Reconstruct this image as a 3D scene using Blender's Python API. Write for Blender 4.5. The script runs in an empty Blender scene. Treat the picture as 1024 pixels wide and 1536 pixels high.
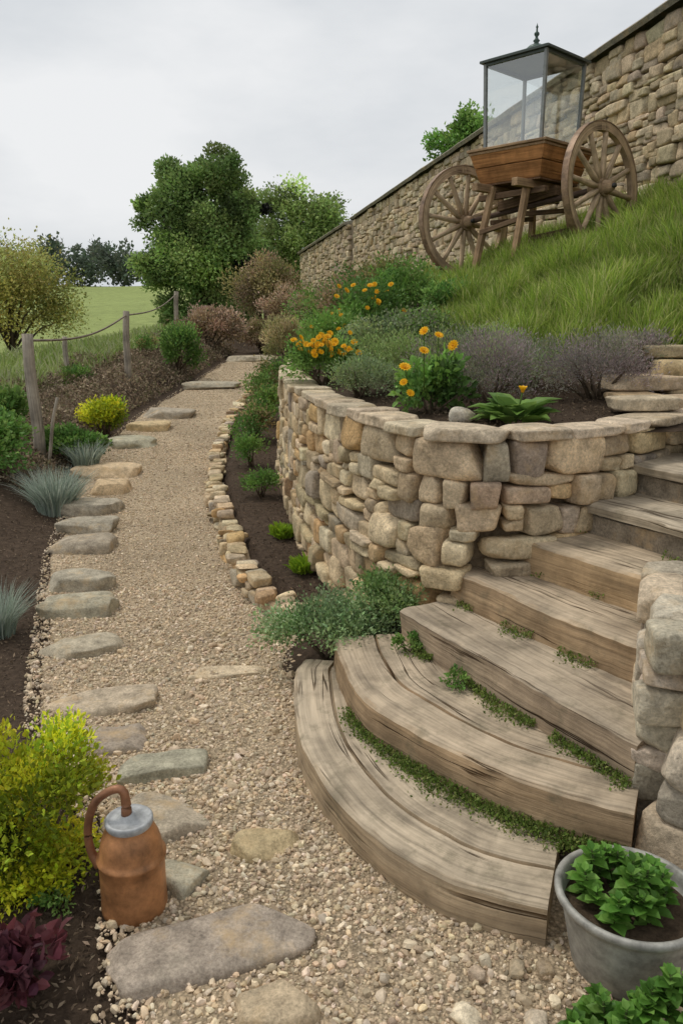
import bpy, math
import numpy as np
from math import radians, sin, cos, pi
R = np.random.default_rng(7)
A = np.array
# ------------------------------------------------------------------ helpers
class MB:
    def __init__(s):
        s.V=[];s.L=[];s.S=[];s.M=[];s.C=[];s.P=[];s.n=0;s.sm=[]
    def add(s,v,faces,col,mat=0,smooth=True,P=None):
        v=np.asarray(v,float).reshape(-1,3)
        col=np.asarray(col,float)
        if col.ndim==1: col=np.tile(col,(len(v),1))
        s.V.append(v); s.C.append(col)
        s.P.append(v if P is None else np.asarray(P,float))
        if not isinstance(faces,list): faces=[faces]
        for f in faces:
            f=np.asarray(f,dtype=np.int64)
            if f.ndim==1: f=f[None]
            s.L.append((f+s.n).ravel()); s.S.append(np.full(len(f),f.shape[1]))
            s.M.append(np.full(len(f),mat)); s.sm.append(np.full(len(f),smooth))
        s.n+=len(v)
    def inst(s,v,faces,col,mat=0,smooth=True):
        M,N,_=v.shape
        if not isinstance(faces,list): faces=[faces]
        fs=[]
        for f in faces:
            f=np.asarray(f)
            fs.append((f[None]+(np.arange(M)*N)[:,None,None]).reshape(-1,f.shape[1]))
        s.add(v.reshape(-1,3),fs,np.repeat(np.asarray(col),N,axis=0),mat,smooth)
    def build(s,name,mats,parent=None,bevel=0):
        me=bpy.data.meshes.new(name)
        V=np.concatenate(s.V);L=np.concatenate(s.L);S=np.concatenate(s.S)
        me.vertices.add(len(V));me.vertices.foreach_set("co",V.ravel().astype(np.float32))
        me.loops.add(len(L));me.loops.foreach_set("vertex_index",L.astype(np.int32))
        me.polygons.add(len(S))
        me.polygons.foreach_set("loop_start",(np.cumsum(S)-S).astype(np.int32))
        me.polygons.foreach_set("material_index",np.concatenate(s.M).astype(np.int32))
        me.polygons.foreach_set("use_smooth",np.concatenate(s.sm).astype(bool))
        me.update(calc_edges=True)
        ca=me.color_attributes.new("Col",'FLOAT_COLOR','POINT')
        C=np.concatenate(s.C); C4=np.ones((len(C),4),np.float32);C4[:,:3]=np.clip(C,0,1)
        ca.data.foreach_set("color",C4.ravel())
        pa=me.attributes.new("Loc",'FLOAT_VECTOR','POINT')
        pa.data.foreach_set("vector",np.concatenate(s.P).ravel().astype(np.float32))
        me.validate()
        for m in (mats if isinstance(mats,list) else [mats]): me.materials.append(m)
        ob=bpy.data.objects.new(name,me);bpy.context.scene.collection.objects.link(ob)
        if parent: ob.parent=parent
        if bevel:
            b=ob.modifiers.new("bevel",'BEVEL');b.width=bevel;b.segments=2;b.limit_method='ANGLE'
        return ob
def empty(name):
    o=bpy.data.objects.new(name,None);bpy.context.scene.collection.objects.link(o);return o
def nrm(a): return a/np.maximum(np.linalg.norm(a,axis=-1,keepdims=True),1e-9)
def sm(t): t=np.clip(t,0,1);return t*t*(3-2*t)
def sn(x,y,seed,f=1.0):
    r=np.random.default_rng(seed);o=0*np.asarray(x,float)
    for i in range(6):
        a=r.uniform(0,2*pi);k=f*r.uniform(.6,2.2);o=o+np.sin((x*cos(a)+y*sin(a))*k+r.uniform(0,6.28))
    return o/6
class Curve:
    def __init__(s,pts,n=24):
        p=A([list(q)+[0]*(3-len(q)) for q in pts],float)
        q=np.vstack([2*p[0]-p[1],p,2*p[-1]-p[-2]]);o=[]
        for i in range(1,len(q)-2):
            for t in np.linspace(0,1,n,endpoint=False):
                a,b,c,d=q[i-1],q[i],q[i+1],q[i+2]
                o.append(.5*(2*b+(c-a)*t+(2*a-5*b+4*c-d)*t*t+(3*b-a-3*c+d)*t**3))
        o.append(p[-1]);s.p=A(o)
        s.s=np.concatenate([[0],np.cumsum(np.linalg.norm(np.diff(s.p[:,:2],axis=0),axis=1))]);s.len=s.s[-1]
    def at(s,u):
        return np.stack([np.interp(u,s.s,s.p[:,i]) for i in range(3)],-1)
    def tan(s,u):
        d=s.at(np.minimum(np.asarray(u)+.02,s.len))-s.at(np.maximum(np.asarray(u)-.02,0));d[...,2]=0
        return nrm(d)
def inpoly(x,y,poly):
    x=np.asarray(x);y=np.asarray(y);ins=np.zeros(x.shape,bool);n=len(poly)
    for i in range(n):
        x1,y1=poly[i][:2];x2,y2=poly[(i+1)%n][:2]
        if y1==y2: continue
        c=((y1>y)!=(y2>y))&(x<(x2-x1)*(y-y1)/(y2-y1)+x1);ins^=c
    return ins
def grid_faces(nr,nc):
    i=np.arange(nr-1)[:,None]*nc+np.arange(nc-1)[None]
    i=i.ravel();return np.stack([i,i+1,i+nc+1,i+nc],1)
_cs={}
def cubes(k):
    if k in _cs:return _cs[k]
    d={};V=[];F=[]
    def vid(p):
        key=tuple(np.round(p,5))
        if key not in d: d[key]=len(V);V.append(p)
        return d[key]
    L=np.linspace(-1,1,k+1)
    for ax in range(3):
        for sg in (-1,1):
            for i in range(k):
                for j in range(k):
                    q=[]
                    for (a,b) in ((i,j),(i+1,j),(i+1,j+1),(i,j+1)):
                        p=[0,0,0];p[ax]=sg;p[(ax+1)%3]=L[a];p[(ax+2)%3]=L[b];q.append(vid(tuple(p)))
                    F.append(q if sg>0 else q[::-1])
    _cs[k]=(A(V,float),A(F));return _cs[k]
def stones(mb,C,T,N,U,H,cols,k=4,n=(3.5,7),amp=.05,mat=0,skew=.12,cuts=0,ch=(.95,1.2),smooth=True,flat=False,dep=.92):
    B,F=cubes(k);M=len(C);C,T,N,U,H=[np.asarray(a,float) for a in (C,T,N,U,H)]
    if k>4: B=np.sign(B)*np.abs(B)**.72
    e=R.uniform(n[0],n[1],(M,1))
    q=B[None]/((np.abs(B[None])**e[...,None]).sum(-1)**(1/e))[...,None]
    d=1.0
    for j in range(4):
        D=R.normal(0,1.3+j*.8,(M,1,3));d=d+amp/(1+.4*j)*np.sin((q*D).sum(-1)+R.uniform(0,6.28,(M,1)))
    Q=q*d[...,None]
    for j in range(cuts):
        D=R.normal(0,1,(M,1,3))
        if flat: D[...,2]*=.25
        D=nrm(D);h=R.uniform(ch[0],ch[1],(M,1));pr=np.maximum(0,(Q*D).sum(-1)-h);Q=Q-pr[...,None]*D*dep
    sk=R.normal(0,skew,(M,4,1))
    X=Q[...,0]*(1+sk[:,0]*Q[...,2])+sk[:,3]*.5*Q[...,2];Z=Q[...,2]*(1+sk[:,1]*Q[...,0]);Y=Q[...,1]
    V=C[:,None]+(X*H[:,0:1])[...,None]*T[:,None]+(Y*H[:,1:2])[...,None]*N[:,None]+(Z*H[:,2:3])[...,None]*U[:,None]
    mb.inst(V,F,cols,mat,smooth)
LT4=(A([[0,0,0],[.45,.5,.1],[1,0,0],[.45,-.5,.1]],float),[A([[0,1,2,3]])])
LT8=(A([[0,0,0],[.35,0,-.03],[.7,0,-.02],[1,0,-.12],[.33,.5,.1],[.7,.36,.06],[.33,-.5,.1],[.7,-.36,.06]],float),
     [A([[0,1,4],[0,6,1],[2,3,5],[2,7,3]]),A([[1,2,5,4],[1,6,7,2]])])
def leaves(mb,P,D,L,cols,tpl=LT4,mat=0,up=.3,rnd=.7,asp=.5,flat=0):
    M=len(P);d=nrm(D+R.normal(0,rnd,(M,3))+A([0,0,up]))
    r=R.normal(0,1,(M,3))
    if flat: r=r*(1-flat);s=nrm(np.cross(d,A([0,0,1.])+r*.6))
    else: s=nrm(np.cross(d,r))
    n=np.cross(s,d);n=np.where(n[:,2:3]<0,-n,n) if flat else n
    L=np.broadcast_to(L,(M,));t=tpl[0]
    V=P[:,None]+L[:,None,None]*(t[None,:,0:1]*d[:,None]+asp*t[None,:,1:2]*s[:,None]+t[None,:,2:3]*n[:,None])
    mb.inst(V,tpl[1],cols,mat,smooth=False)
def blades(mb,P,L,W,lean,cols,mat=0):
    M=len(P);L=np.broadcast_to(L,(M,));W=np.broadcast_to(W,(M,))
    a=R.uniform(0,2*pi,M);s=np.stack([np.cos(a),np.sin(a),0*a],-1)
    V=[]
    for t,w,sg in ((0,1,-1),(0,1,1),(.38,.85,-1),(.38,.85,1),(.74,.55,-1),(.74,.55,1),(1,0,0)):
        V.append(P+A([0,0,1.])*(L*t*(1-.25*t*np.linalg.norm(lean,axis=1)))[:,None]+lean*(L*t*t)[:,None]+s*(W*w*sg*.5)[:,None])
    mb.inst(np.stack(V,1),[A([[0,1,3,2],[2,3,5,4]]),A([[4,5,6]])],cols,mat,smooth=False)
def tube(mb,pts,rad,seg=8,col=(.1,.07,.05),mat=0,cap=True,P=None):
    p=A(pts,float);n=len(p);rad=np.broadcast_to(rad,(n,))
    t=nrm(np.gradient(p,axis=0));ref=A([0,0,1.]) if abs(t[0,2])<.9 else A([1.,0,0])
    a=nrm(np.cross(t,ref));b=np.cross(t,a)
    th=np.linspace(0,2*pi,seg,endpoint=False)
    V=p[:,None]+rad[:,None,None]*(np.cos(th)[None,:,None]*a[:,None]+np.sin(th)[None,:,None]*b[:,None])
    F=[]
    for i in range(n-1):
        for j in range(seg):
            F.append([i*seg+j,i*seg+(j+1)%seg,(i+1)*seg+(j+1)%seg,(i+1)*seg+j])
    fs=[A(F)]
    if cap: fs+= [A([list(range(seg))[::-1]]),A([[(n-1)*seg+j for j in range(seg)]])]
    ln=np.concatenate([[0],np.cumsum(np.linalg.norm(np.diff(p,axis=0),axis=1))])
    Pp=np.stack([np.repeat(ln,seg)+p[0,0],np.tile(np.cos(th),n)*np.repeat(rad,seg),np.tile(np.sin(th),n)*np.repeat(rad,seg)],-1)
    mb.add(V.reshape(-1,3),fs,col,mat,True,Pp)
def lathe(mb,prof,c,seg=40,col=(.3,.3,.3),mat=0):
    p=A(prof,float);n=len(p);th=np.linspace(0,2*pi,seg,endpoint=False)
    V=np.stack([c[0]+p[:,0:1]*np.cos(th),c[1]+p[:,0:1]*np.sin(th),c[2]+p[:,1:2]+0*th],-1)
    F=[[i*seg+j,i*seg+(j+1)%seg,(i+1)*seg+(j+1)%seg,(i+1)*seg+j] for i in range(n-1) for j in range(seg)]
    mb.add(V.reshape(-1,3),A(F),col,mat)
def hexa(mb,c8,col,mat=0):
    mb.add(c8,A([[0,3,2,1],[4,5,6,7],[0,1,5,4],[1,2,6,5],[2,3,7,6],[3,0,4,7]]),col,mat,smooth=False)
def bar(mb,a,b,w,h,col,mat=0,up=(0,0,1)):
    a=A(a,float);b=A(b,float);t=nrm(b-a);s=np.cross(t,A(up,float))
    if np.linalg.norm(s)<1e-3: s=np.cross(t,A([1.,0,0]))
    s=nrm(s);u=np.cross(s,t);s=s*w/2;u=u*h/2;l=np.linalg.norm(b-a)
    V=[a-s-u,a+s-u,b+s-u,b-s-u,a-s+u,a+s+u,b+s+u,b-s+u]
    P=[(l*(i in(2,3,6,7))+a[0],w/2*(1 if i in(1,2,5,6) else -1),h/2*(1 if i>3 else -1)) for i in range(8)]
    mb.add(V,A([[0,3,2,1],[4,5,6,7],[0,1,5,4],[1,2,6,5],[2,3,7,6],[3,0,4,7]]),col,mat,False,P)
def pick(pal,M,var=.12,cv=.02):
    c=A(pal,float)[R.integers(0,len(pal),M)];return c*(1+R.normal(0,var,(M,1)))*(1+R.normal(0,cv,(M,3)))
# ------------------------------------------------------------------ materials
def newmat(name):
    m=bpy.data.materials.new(name);m.use_nodes=True;nt=m.node_tree
    b=nt.nodes["Principled BSDF"];return m,nt,b
def nd(nt,t,**k):
    n=nt.nodes.new(t)
    for a,v in k.items():
        if a in n.inputs.keys(): n.inputs[a].default_value=v
        else: setattr(n,a,v)
    return n
def ramp(nt,stops):
    n=nt.nodes.new('ShaderNodeValToRGB');e=n.color_ramp.elements
    while len(e)<len(stops): e.new(.5)
    for i,(p,c) in enumerate(stops):
        e[i].position=p;e[i].color=(c,c,c,1) if not isinstance(c,(tuple,list)) else (*c,1)
    return n
def mixc(nt,a,b,f,mode='MIX'):
    n=nt.nodes.new('ShaderNodeMix');n.data_type='RGBA';n.blend_type=mode
    for sock,v in ((n.inputs[6],a),(n.inputs[7],b),(n.inputs[0],f)):
        if isinstance(v,bpy.types.NodeSocket): nt.links.new(v,sock)
        elif isinstance(v,(tuple,list)): sock.default_value=(*v,1)
        else: sock.default_value=v
    return n.outputs[2]
def attr(nt,name="Col"):
    n=nt.nodes.new('ShaderNodeAttribute');n.attribute_name=name;return n
def coords(nt): return nt.nodes.new('ShaderNodeTexCoord').outputs['Object']
def noise(nt,vec,scale,detail=6,rough=.6,out=0):
    n=nd(nt,'ShaderNodeTexNoise',Scale=scale,Detail=detail,Roughness=rough);nt.links.new(vec,n.inputs['Vector']);return n.outputs[out]
def bump(nt,b,h,strength,dist,prev=None):
    n=nd(nt,'ShaderNodeBump',Strength=strength,Distance=dist);nt.links.new(h,n.inputs['Height'])
    if prev: nt.links.new(prev.outputs[0],n.inputs['Normal'])
    nt.links.new(n.outputs[0],b.inputs['Normal']);return n
def mstone(name,lichen=.35,sc=1.0,bd=.012):
    m,nt,b=newmat(name);co=coords(nt);c=attr(nt).outputs['Color']
    n1=noise(nt,co,11*sc,9,.68);r1=ramp(nt,[(.3,.55),(.7,1.4)]);nt.links.new(n1,r1.inputs[0])
    c1=mixc(nt,c,r1.outputs[0],1.0,'MULTIPLY')
    n2=noise(nt,co,80*sc,5,.75);r2=ramp(nt,[(.32,.55),(.68,1.35)]);nt.links.new(n2,r2.inputs[0])
    c2=mixc(nt,c1,r2.outputs[0],.8,'MULTIPLY')
    n3=noise(nt,co,6*sc,6,.75);r3=ramp(nt,[(.54,0.0),(.7,lichen)]);nt.links.new(n3,r3.inputs[0])
    c3=mixc(nt,c2,(.24,.215,.16),r3.outputs[0])
    n4=noise(nt,co,4.3*sc,5,.7);r4=ramp(nt,[(.54,0.0),(.7,.6)]);nt.links.new(n4,r4.inputs[0])
    c4=mixc(nt,c3,(.60,.42,.22),r4.outputs[0])
    nt.links.new(c4,b.inputs['Base Color']);b.inputs['Roughness'].default_value=.92;b.inputs['Specular IOR Level'].default_value=.15
    p=bump(nt,b,n1,1.0,bd*2.0);bump(nt,b,n2,.9,bd*.5,p);return m
def mleaf(name,trans=.35,rough=.5):
    m,nt,b=newmat(name);c=attr(nt).outputs['Color']
    nt.links.new(c,b.inputs['Base Color']);b.inputs['Roughness'].default_value=rough;b.inputs['Specular IOR Level'].default_value=.25
    t=nt.nodes.new('ShaderNodeBsdfTranslucent');nt.links.new(c,t.inputs[0])
    mx=nt.nodes.new('ShaderNodeMixShader');mx.inputs[0].default_value=trans
    nt.links.new(b.outputs[0],mx.inputs[1]);nt.links.new(t.outputs[0],mx.inputs[2])
    nt.links.new(mx.outputs[0],nt.nodes['Material Output'].inputs[0]);return m
def mwood(name,gray=.55,gc=(.47,.395,.295),crack=1.0,dirt=0.0):
    m,nt,b=newmat(name);P=attr(nt,"Loc").outputs['Vector'];c=attr(nt).outputs['Color']
    def st(x,y,z):
        mp=nd(nt,'ShaderNodeMapping');mp.inputs['Scale'].default_value=(x,y,z);nt.links.new(P,mp.inputs[0]);return mp.outputs[0]
    g=noise(nt,st(2.2,75,75),1.0,6,.6);r=ramp(nt,[(.28,.6),(.5,.97),(.72,1.25)]);nt.links.new(g,r.inputs[0])
    g2=noise(nt,st(1.0,18,18),1.0,4,.6);rr2=ramp(nt,[(.3,.68),(.7,1.22)]);nt.links.new(g2,rr2.inputs[0])
    c1=mixc(nt,mixc(nt,c,r.outputs[0],1,'MULTIPLY'),rr2.outputs[0],.85,'MULTIPLY')
    geo=nt.nodes.new('ShaderNodeNewGeometry');sx=nt.nodes.new('ShaderNodeSeparateXYZ');nt.links.new(geo.outputs['Normal'],sx.inputs[0])
    rt=ramp(nt,[(.5,0.0),(.95,gray)]);nt.links.new(sx.outputs[2],rt.inputs[0])
    gg=mixc(nt,gc,r.outputs[0],1,'MULTIPLY');c2=mixc(nt,c1,gg,rt.outputs[0])
    pz=noise(nt,P,5,6,.65);rp=ramp(nt,[(.35,.6),(.62,1.2)]);nt.links.new(pz,rp.inputs[0]);c3=mixc(nt,c2,rp.outputs[0],.85,'MULTIPLY')
    if dirt:
        dz=noise(nt,P,7.5,8,.72);rd=ramp(nt,[(.53,0.0),(.68,dirt)]);nt.links.new(dz,rd.inputs[0]);c3=mixc(nt,c3,(.14,.125,.08),rd.outputs[0])
    ck=noise(nt,st(.45,11,11),1.0,3,.55);rc=ramp(nt,[(.488,1.0),(.497,0.0),(.503,0.0),(.512,1.0)]);nt.links.new(ck,rc.inputs[0])
    gate=noise(nt,st(1.5,7,7),1.0,2,.5);rg=ramp(nt,[(.49,0.0),(.58,crack)]);nt.links.new(gate,rg.inputs[0])
    ckc=mixc(nt,(1,1,1),rc.outputs[0],rg.outputs[0])
    c4=mixc(nt,c3,mixc(nt,(.22,.18,.14),(1,1,1),ckc),1,'MULTIPLY')
    nt.links.new(c4,b.inputs['Base Color']);b.inputs['Roughness'].default_value=.9;b.inputs['Specular IOR Level'].default_value=.15
    p=bump(nt,b,g,.8,.005);p=bump(nt,b,ckc,1,.008,p);bump(nt,b,pz,.6,.01,p);return m
def mground(name,cell=0,sc=30,bd=.02,v1=.5,v2=1.5):
    m,nt,b=newmat(name);co=coords(nt);c=attr(nt).outputs['Color']
    n1=noise(nt,co,sc,8,.75);r1=ramp(nt,[(.3,v1),(.7,v2)]);nt.links.new(n1,r1.inputs[0])
    c1=mixc(nt,c,r1.outputs[0],1,'MULTIPLY')
    n2=noise(nt,co,1.2,5,.6);r2=ramp(nt,[(.3,.8),(.7,1.2)]);nt.links.new(n2,r2.inputs[0]);c1=mixc(nt,c1,r2.outputs[0],1,'MULTIPLY')
    b.inputs['Roughness'].default_value=.95;b.inputs['Specular IOR Level'].default_value=.1
    p=bump(nt,b,n1,.9,bd)
    if cell:
        v=nd(nt,'ShaderNodeTexVoronoi',Scale=cell);nt.links.new(co,v.inputs['Vector'])
        bw=nt.nodes.new('ShaderNodeRGBToBW');nt.links.new(v.outputs['Color'],bw.inputs[0])
        rr=ramp(nt,[(.1,.7),(.9,1.25)]);nt.links.new(bw.outputs[0],rr.inputs[0]);c1=mixc(nt,c1,rr.outputs[0],1,'MULTIPLY')
        rd=ramp(nt,[(.3,1.0),(.75,.45)]);nt.links.new(v.outputs['Distance'],rd.inputs[0]);c1=mixc(nt,c1,rd.outputs[0],.7,'MULTIPLY')
        bump(nt,b,rd.outputs[0],.9,.008,p)
    nt.links.new(c1,b.inputs['Base Color']);return m
def msimple(name,rough=.5,metal=0,sc=20,v=(.75,1.2),bd=.001,spec=.4):
    m,nt,b=newmat(name);co=coords(nt);c=attr(nt).outputs['Color'];n=noise(nt,co,sc,7,.68)
    r=ramp(nt,[(.32,v[0]),(.68,v[1])]);nt.links.new(n,r.inputs[0]);nt.links.new(mixc(nt,c,r.outputs[0],1,'MULTIPLY'),b.inputs['Base Color'])
    b.inputs['Roughness'].default_value=rough;b.inputs['Metallic'].default_value=metal;b.inputs['Specular IOR Level'].default_value=spec
    bump(nt,b,n,.6,bd);return m
M_stone=mstone("rubble_stone",.22);M_slab=mstone("flagstone",.4,1.3,.008);M_peb=msimple("pebble",.9,0,70,(.75,1.2),.002,.15)
M_leaf=mleaf("leaf");M_grass=mleaf("grass_blade",.4,.45);M_dry=mleaf("dry_leaf",.15,.8)
M_wood=mwood("weathered_timber",.68,dirt=.6);M_wood2=mwood("cart_wood",.15,crack=.6)
M_path=mground("gravel",95,50,.008,.65,1.3);M_ground=mground("soil",0,28,.03,.45,1.5)
M_mort=mground("mortar",0,40,.01);M_bark=msimple("bark",.9,0,25,(.5,1.3),.02,.1)
M_flower=mleaf("petal",.25,.5);M_coat=msimple("galvanised_metal",.6,.3,18,(.5,1.3),.002)
M_rust=msimple("rusty_copper",.48,.2,11,(.4,1.45),.003);M_iron=msimple("dark_green_metal",.45,.3,20,(.8,1.2),.0005)
gm,nt,b=newmat("glass")
tr=nt.nodes.new('ShaderNodeBsdfTransparent');tr.inputs[0].default_value=(.93,.96,.95,1)
gl=nt.nodes.new('ShaderNodeBsdfGlossy');gl.inputs['Roughness'].default_value=.06;gl.inputs[0].default_value=(.9,.93,.93,1)
lw=nt.nodes.new('ShaderNodeLayerWeight');lw.inputs[0].default_value=.35
mr=nd(nt,'ShaderNodeMath',operation='MULTIPLY_ADD');mr.inputs[1].default_value=.7;mr.inputs[2].default_value=.2;nt.links.new(lw.outputs[0],mr.inputs[0])
mx=nt.nodes.new('ShaderNodeMixShader');nt.links.new(mr.outputs[0],mx.inputs[0]);nt.links.new(tr.outputs[0],mx.inputs[1]);nt.links.new(gl.outputs[0],mx.inputs[2])
nt.links.new(mx.outputs[0],nt.nodes['Material Output'].inputs[0]);M_glass=gm
# ------------------------------------------------------------------ terrain functions
PZ=A([(-50,0),(4,0),(6,.07),(8,.16),(12.5,.40),(18,.8),(25,1.0),(60,1.0)])
XL=A([(0,-.35),(1.2,-.45),(1.6,-.52),(2.1,-.66),(2.6,-.98),(2.9,-1.2),(3.5,-1.42),(4.2,-1.64),(5.1,-1.93),(7.5,-2.5),(8.9,-2.65),(11.2,-2.78),(13.9,-2.6),(18,-2.4),(22,-2.3)])
XR=A([(0,2.2),(1.7,1.7),(2.0,.9),(3.0,.2),(3.6,-.15),(4.0,-.25),(4.07,-.3),(4.35,-.45),(4.69,-.586),(5.77,-.86),(7.37,-1.17),(10,-1.4),(12.5,-1.42),(17,-1.43),(22,-1.4)])
xl=lambda y:np.interp(y,XL[:,0],XL[:,1])
xr=lambda y:np.interp(y,XR[:,0],XR[:,1])
def gz(x,y):
    x=np.asarray(x,float);y=np.asarray(y,float)
    z=np.interp(y,PZ[:,0],PZ[:,1]);d=xl(y)-x
    z=z+(.27+.09*sn(x,y,6,1.6))*sm(d/.7)*sm((y-4.5)/3)*sm((60-y)/20)
    z=z-1.5*sm((d-1.9)/9)*sm((y-2)/8)
    z=z+9.0*sm((y-25)/150)-4*sm((y-165)/120)
    z=z+.13*sm((x-xr(y)-.03)/.08)*sm((y-3.7)/.4)*sm((60-y)/20)
    z=z+.2*np.exp(-((x-.16)**2+(y-3.6)**2)/.065)
    z=z+sn(x,y,3,.12)*.5*sm((d-6)/20)+sn(x,y,5,2.2)*.015*sm(np.abs(x+1.5)-.6)
    return z
RW=[(-.5,10.5),(-.5,8.4),(-.46,7.2),(-.34,6.2),(-.13,4.95),(.1,4.12),(.31,3.58),(.48,3.34),(.73,3.30),(.98,3.42),(1.287,3.61),(1.7,4.0),(2.2,4.4)]
rw=Curve(RW)
CP=A([(-.5,9.5,1.14),(-.46,7.2,1.14),(-.13,4.95,1.14),(.33,3.5,1.13),(.73,3.3,1.12),(1.287,3.6,1.12),(1.7,4.0,1.14),
 (.3,5.5,1.2),(.8,4.6,1.2),(2.1,5.0,1.4),(1.46,5.3,1.38),(.85,6.4,1.42),(1.4,9.54,2.07),(2.54,8.36,2.27),(1.68,8.3,2.08),(3.44,9.2,2.92),(3.9,7.2,3.0),
 (1.6,17,2.6),(.3,22.6,2.4),(-1.4,30,2.1),(4.94,3,2.9),(3.2,7,2.6),(.3,9,1.5),(0,12,1.4),(-.7,12,1.05),(-1.1,16,1.0),(-1.6,22,1.3),(0,18,1.9),
 (2.6,2.9,1.15),(2.3,4.2,1.18),(4.6,2.2,1.6),(12,9,3.6),(12,20,3.6),(10,32,3.0),(-2.5,32,1.4),(12,2,2.6)])
def phi(a,b): return np.linalg.norm(a[:,None]-b[None],axis=-1)
n_=len(CP);Kb=np.zeros((n_+3,n_+3));Kb[:n_,:n_]=phi(CP[:,:2],CP[:,:2]);Pm=np.c_[np.ones(n_),CP[:,:2]];Kb[:n_,n_:]=Pm;Kb[n_:,:n_]=Pm.T
Wt=np.linalg.solve(Kb,np.r_[CP[:,2],0,0,0])
def tz(x,y):
    p=np.c_[np.ravel(x),np.ravel(y)]
    return (phi(p,CP[:,:2])@Wt[:n_]+Wt[n_]+p@Wt[n_+1:]).reshape(np.shape(x))
GRASS=[(.8,6.5),(1.05,5.6),(1.45,5.15),(2.1,4.9),(4.7,4.1),(4.3,6.5),(3.4,9.4),(1.65,16.8),(1.3,12),(1.0,9)]
# ------------------------------------------------------------------ ground sheet
def axis(lo,hi,f0,f1,fs,g=1.18):
    c=list(np.arange(f0,f1,fs));s=fs;x=c[-1]
    while x<hi: s*=g;x+=s;c.append(min(x,hi))
    s=fs;x=c[0]
    while x>lo: s*=g;x-=s;c.insert(0,max(x,lo))
    return A(c)
xs=axis(-400,400,-3.8,1.2,.05);ys=axis(-30,600,.6,12,.06,1.06)
X,Y=np.meshgrid(xs,ys);Z=gz(X,Y)
d=xl(Y)-X
mul=A([.085,.06,.042]);fld=A([.27,.32,.11]);lit=A([.19,.14,.095])
f1=sm((d-.5+.3*sn(X,Y,11,1.5))/.5)*sm((Y-6)/2);f2=sm((d-1.6+.5*sn(X,Y,12,.8))/.8)*sm((Y-3)/3)
f2=np.maximum(f2,sm((Y-24)/4))
Cc=mul*(1-f1[...,None])+lit*f1[...,None];Cc=Cc*(1-f2[...,None])+fld*f2[...,None]*(1+.15*sn(X,Y,14,.08)+.1*sn(X,Y,15,.5))[...,None]
mb=MB();mb.add(np.stack([X,Y,Z],-1).reshape(-1,3),grid_faces(*X.shape),Cc.reshape(-1,3));mb.build("ground",M_ground)
# gravel path
yy=np.arange(.4,18.4,.05);tt=np.linspace(0,1,40)
l=xl(yy)+.06*sn(yy,0*yy,21,6)-.02;r=xr(yy)+.02
X=l[:,None]+(r-l)[:,None]*tt;Y=np.repeat(yy[:,None],40,1);Z=np.interp(Y,PZ[:,0],PZ[:,1])+.014+.008*sn(X,Y,22,7)
Z[:,0]-=.04;Z[:,-1]-=.03
pc=A([.58,.455,.305])
mb=MB();mb.add(np.stack([X,Y,Z],-1).reshape(-1,3),grid_faces(*X.shape),(pc*(1+.16*sn(X,Y,23,3))[...,None]).reshape(-1,3));mb.build("gravel_path",M_path)
# ------------------------------------------------------------------ steps
FR=[None,
 [(-.17,3.3),(-.20,3.14),(-.16,2.68),(-.07,2.35),(.056,2.10),(.20,1.93),(.335,1.83),(.53,1.755)],
 [(-.03,3.2),(-.005,2.99),(.08,2.64),(.27,2.37),(.459,2.165),(.643,2.03),(.81,1.95)],
 [(.25,3.17),(.50,2.68),(.69,2.34),(.85,2.07)],
 [(.47,3.27),(.775,2.745),(1.0,2.41),(1.15,2.19)],
 [(.71,3.33),(1.173,2.6),(1.4,2.24)],
 [(.985,3.47),(1.296,2.93),(1.6,2.4)],
 [(1.27,3.63),(1.48,3.2),(1.8,2.55)],
 [(1.66,4.07),(1.8,3.4),(2.05,2.6)]]
WD=[0,.36,.44,.40,.36,.36,.42,.6,.8];ST=.14
def beam(mb,front,W,z0,z1,col,off=0,seed=0,rnd=.013,groove=None):
    c=Curve(front);n=max(10,int(c.len/.02));s=np.linspace(0,c.len,n);p=c.at(s);t=c.tan(s)
    inn=np.stack([-t[:,1],t[:,0],0*s],-1)
    ws=list(np.linspace(rnd,W-rnd,16))
    if groove: ws=sorted([w for w in ws if abs(w-groove)>.012]+[groove-.007,groove-.002,groove+.002,groove+.007])
    sec=[(0,z0)]+[(0,z) for z in np.linspace(z0+.03,z1-rnd,5)]+[(w,z1) for w in ws]+[(W,z1-rnd),(W,z0)]
    m=len(sec);V=np.zeros((n,m,3));P=np.zeros((n,m,3))
    gw=.006*sn(s*5,0*s,seed+7,1.5)
    for j,(w,z) in enumerate(sec):
        side=(w==0)
        ww=off+w+(.009*sn(s*7,0*s+z*25,seed+1,1.2)+.004*sn(s*30,0*s+z*60,seed+2,1.5) if side else gw*(w>rnd))
        dip=0
        if groove and abs(w-groove)<.003 and z==z1: dip=.016
        edge=(.004+.004*sn(s*22,0*s,seed+9,1.5)) if (w==rnd) else 0
        zz=z-dip-edge+(.007*sn(s*6,0*s+w*10,seed+3,1.2)+.003*sn(s*20,0*s+w*60,seed+4,1.6) if z>z0+.02 else 0)
        V[:,j]=p+inn*(ww+0*s)[:,None];V[:,j,2]=zz
        P[:,j]=np.stack([s+seed*3.1,0*s+w+seed,0*s+z],-1)
    F=grid_faces(n,m)[:,::-1]
    mb.add(V.reshape(-1,3),[F,A([list(range(m))]),A([[(n-1)*m+j for j in range(m)][::-1]])],col,0,True,P.reshape(-1,3))
mb=MB();bc=[None,(.43,.33,.215),(.41,.29,.175),(.37,.28,.19),(.42,.295,.175),(.46,.32,.18)]
for i in range(1,6): beam(mb,FR[i],WD[i],ST*(i-1)-.02 if i>1 else -.05,ST*i,bc[i],seed=i*10,groove={1:.15,2:.17}.get(i))
for i in range(6,9):
    beam(mb,FR[i],WD[i],ST*i-.045,ST*i,(.46,.38,.27),seed=i*10)
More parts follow.
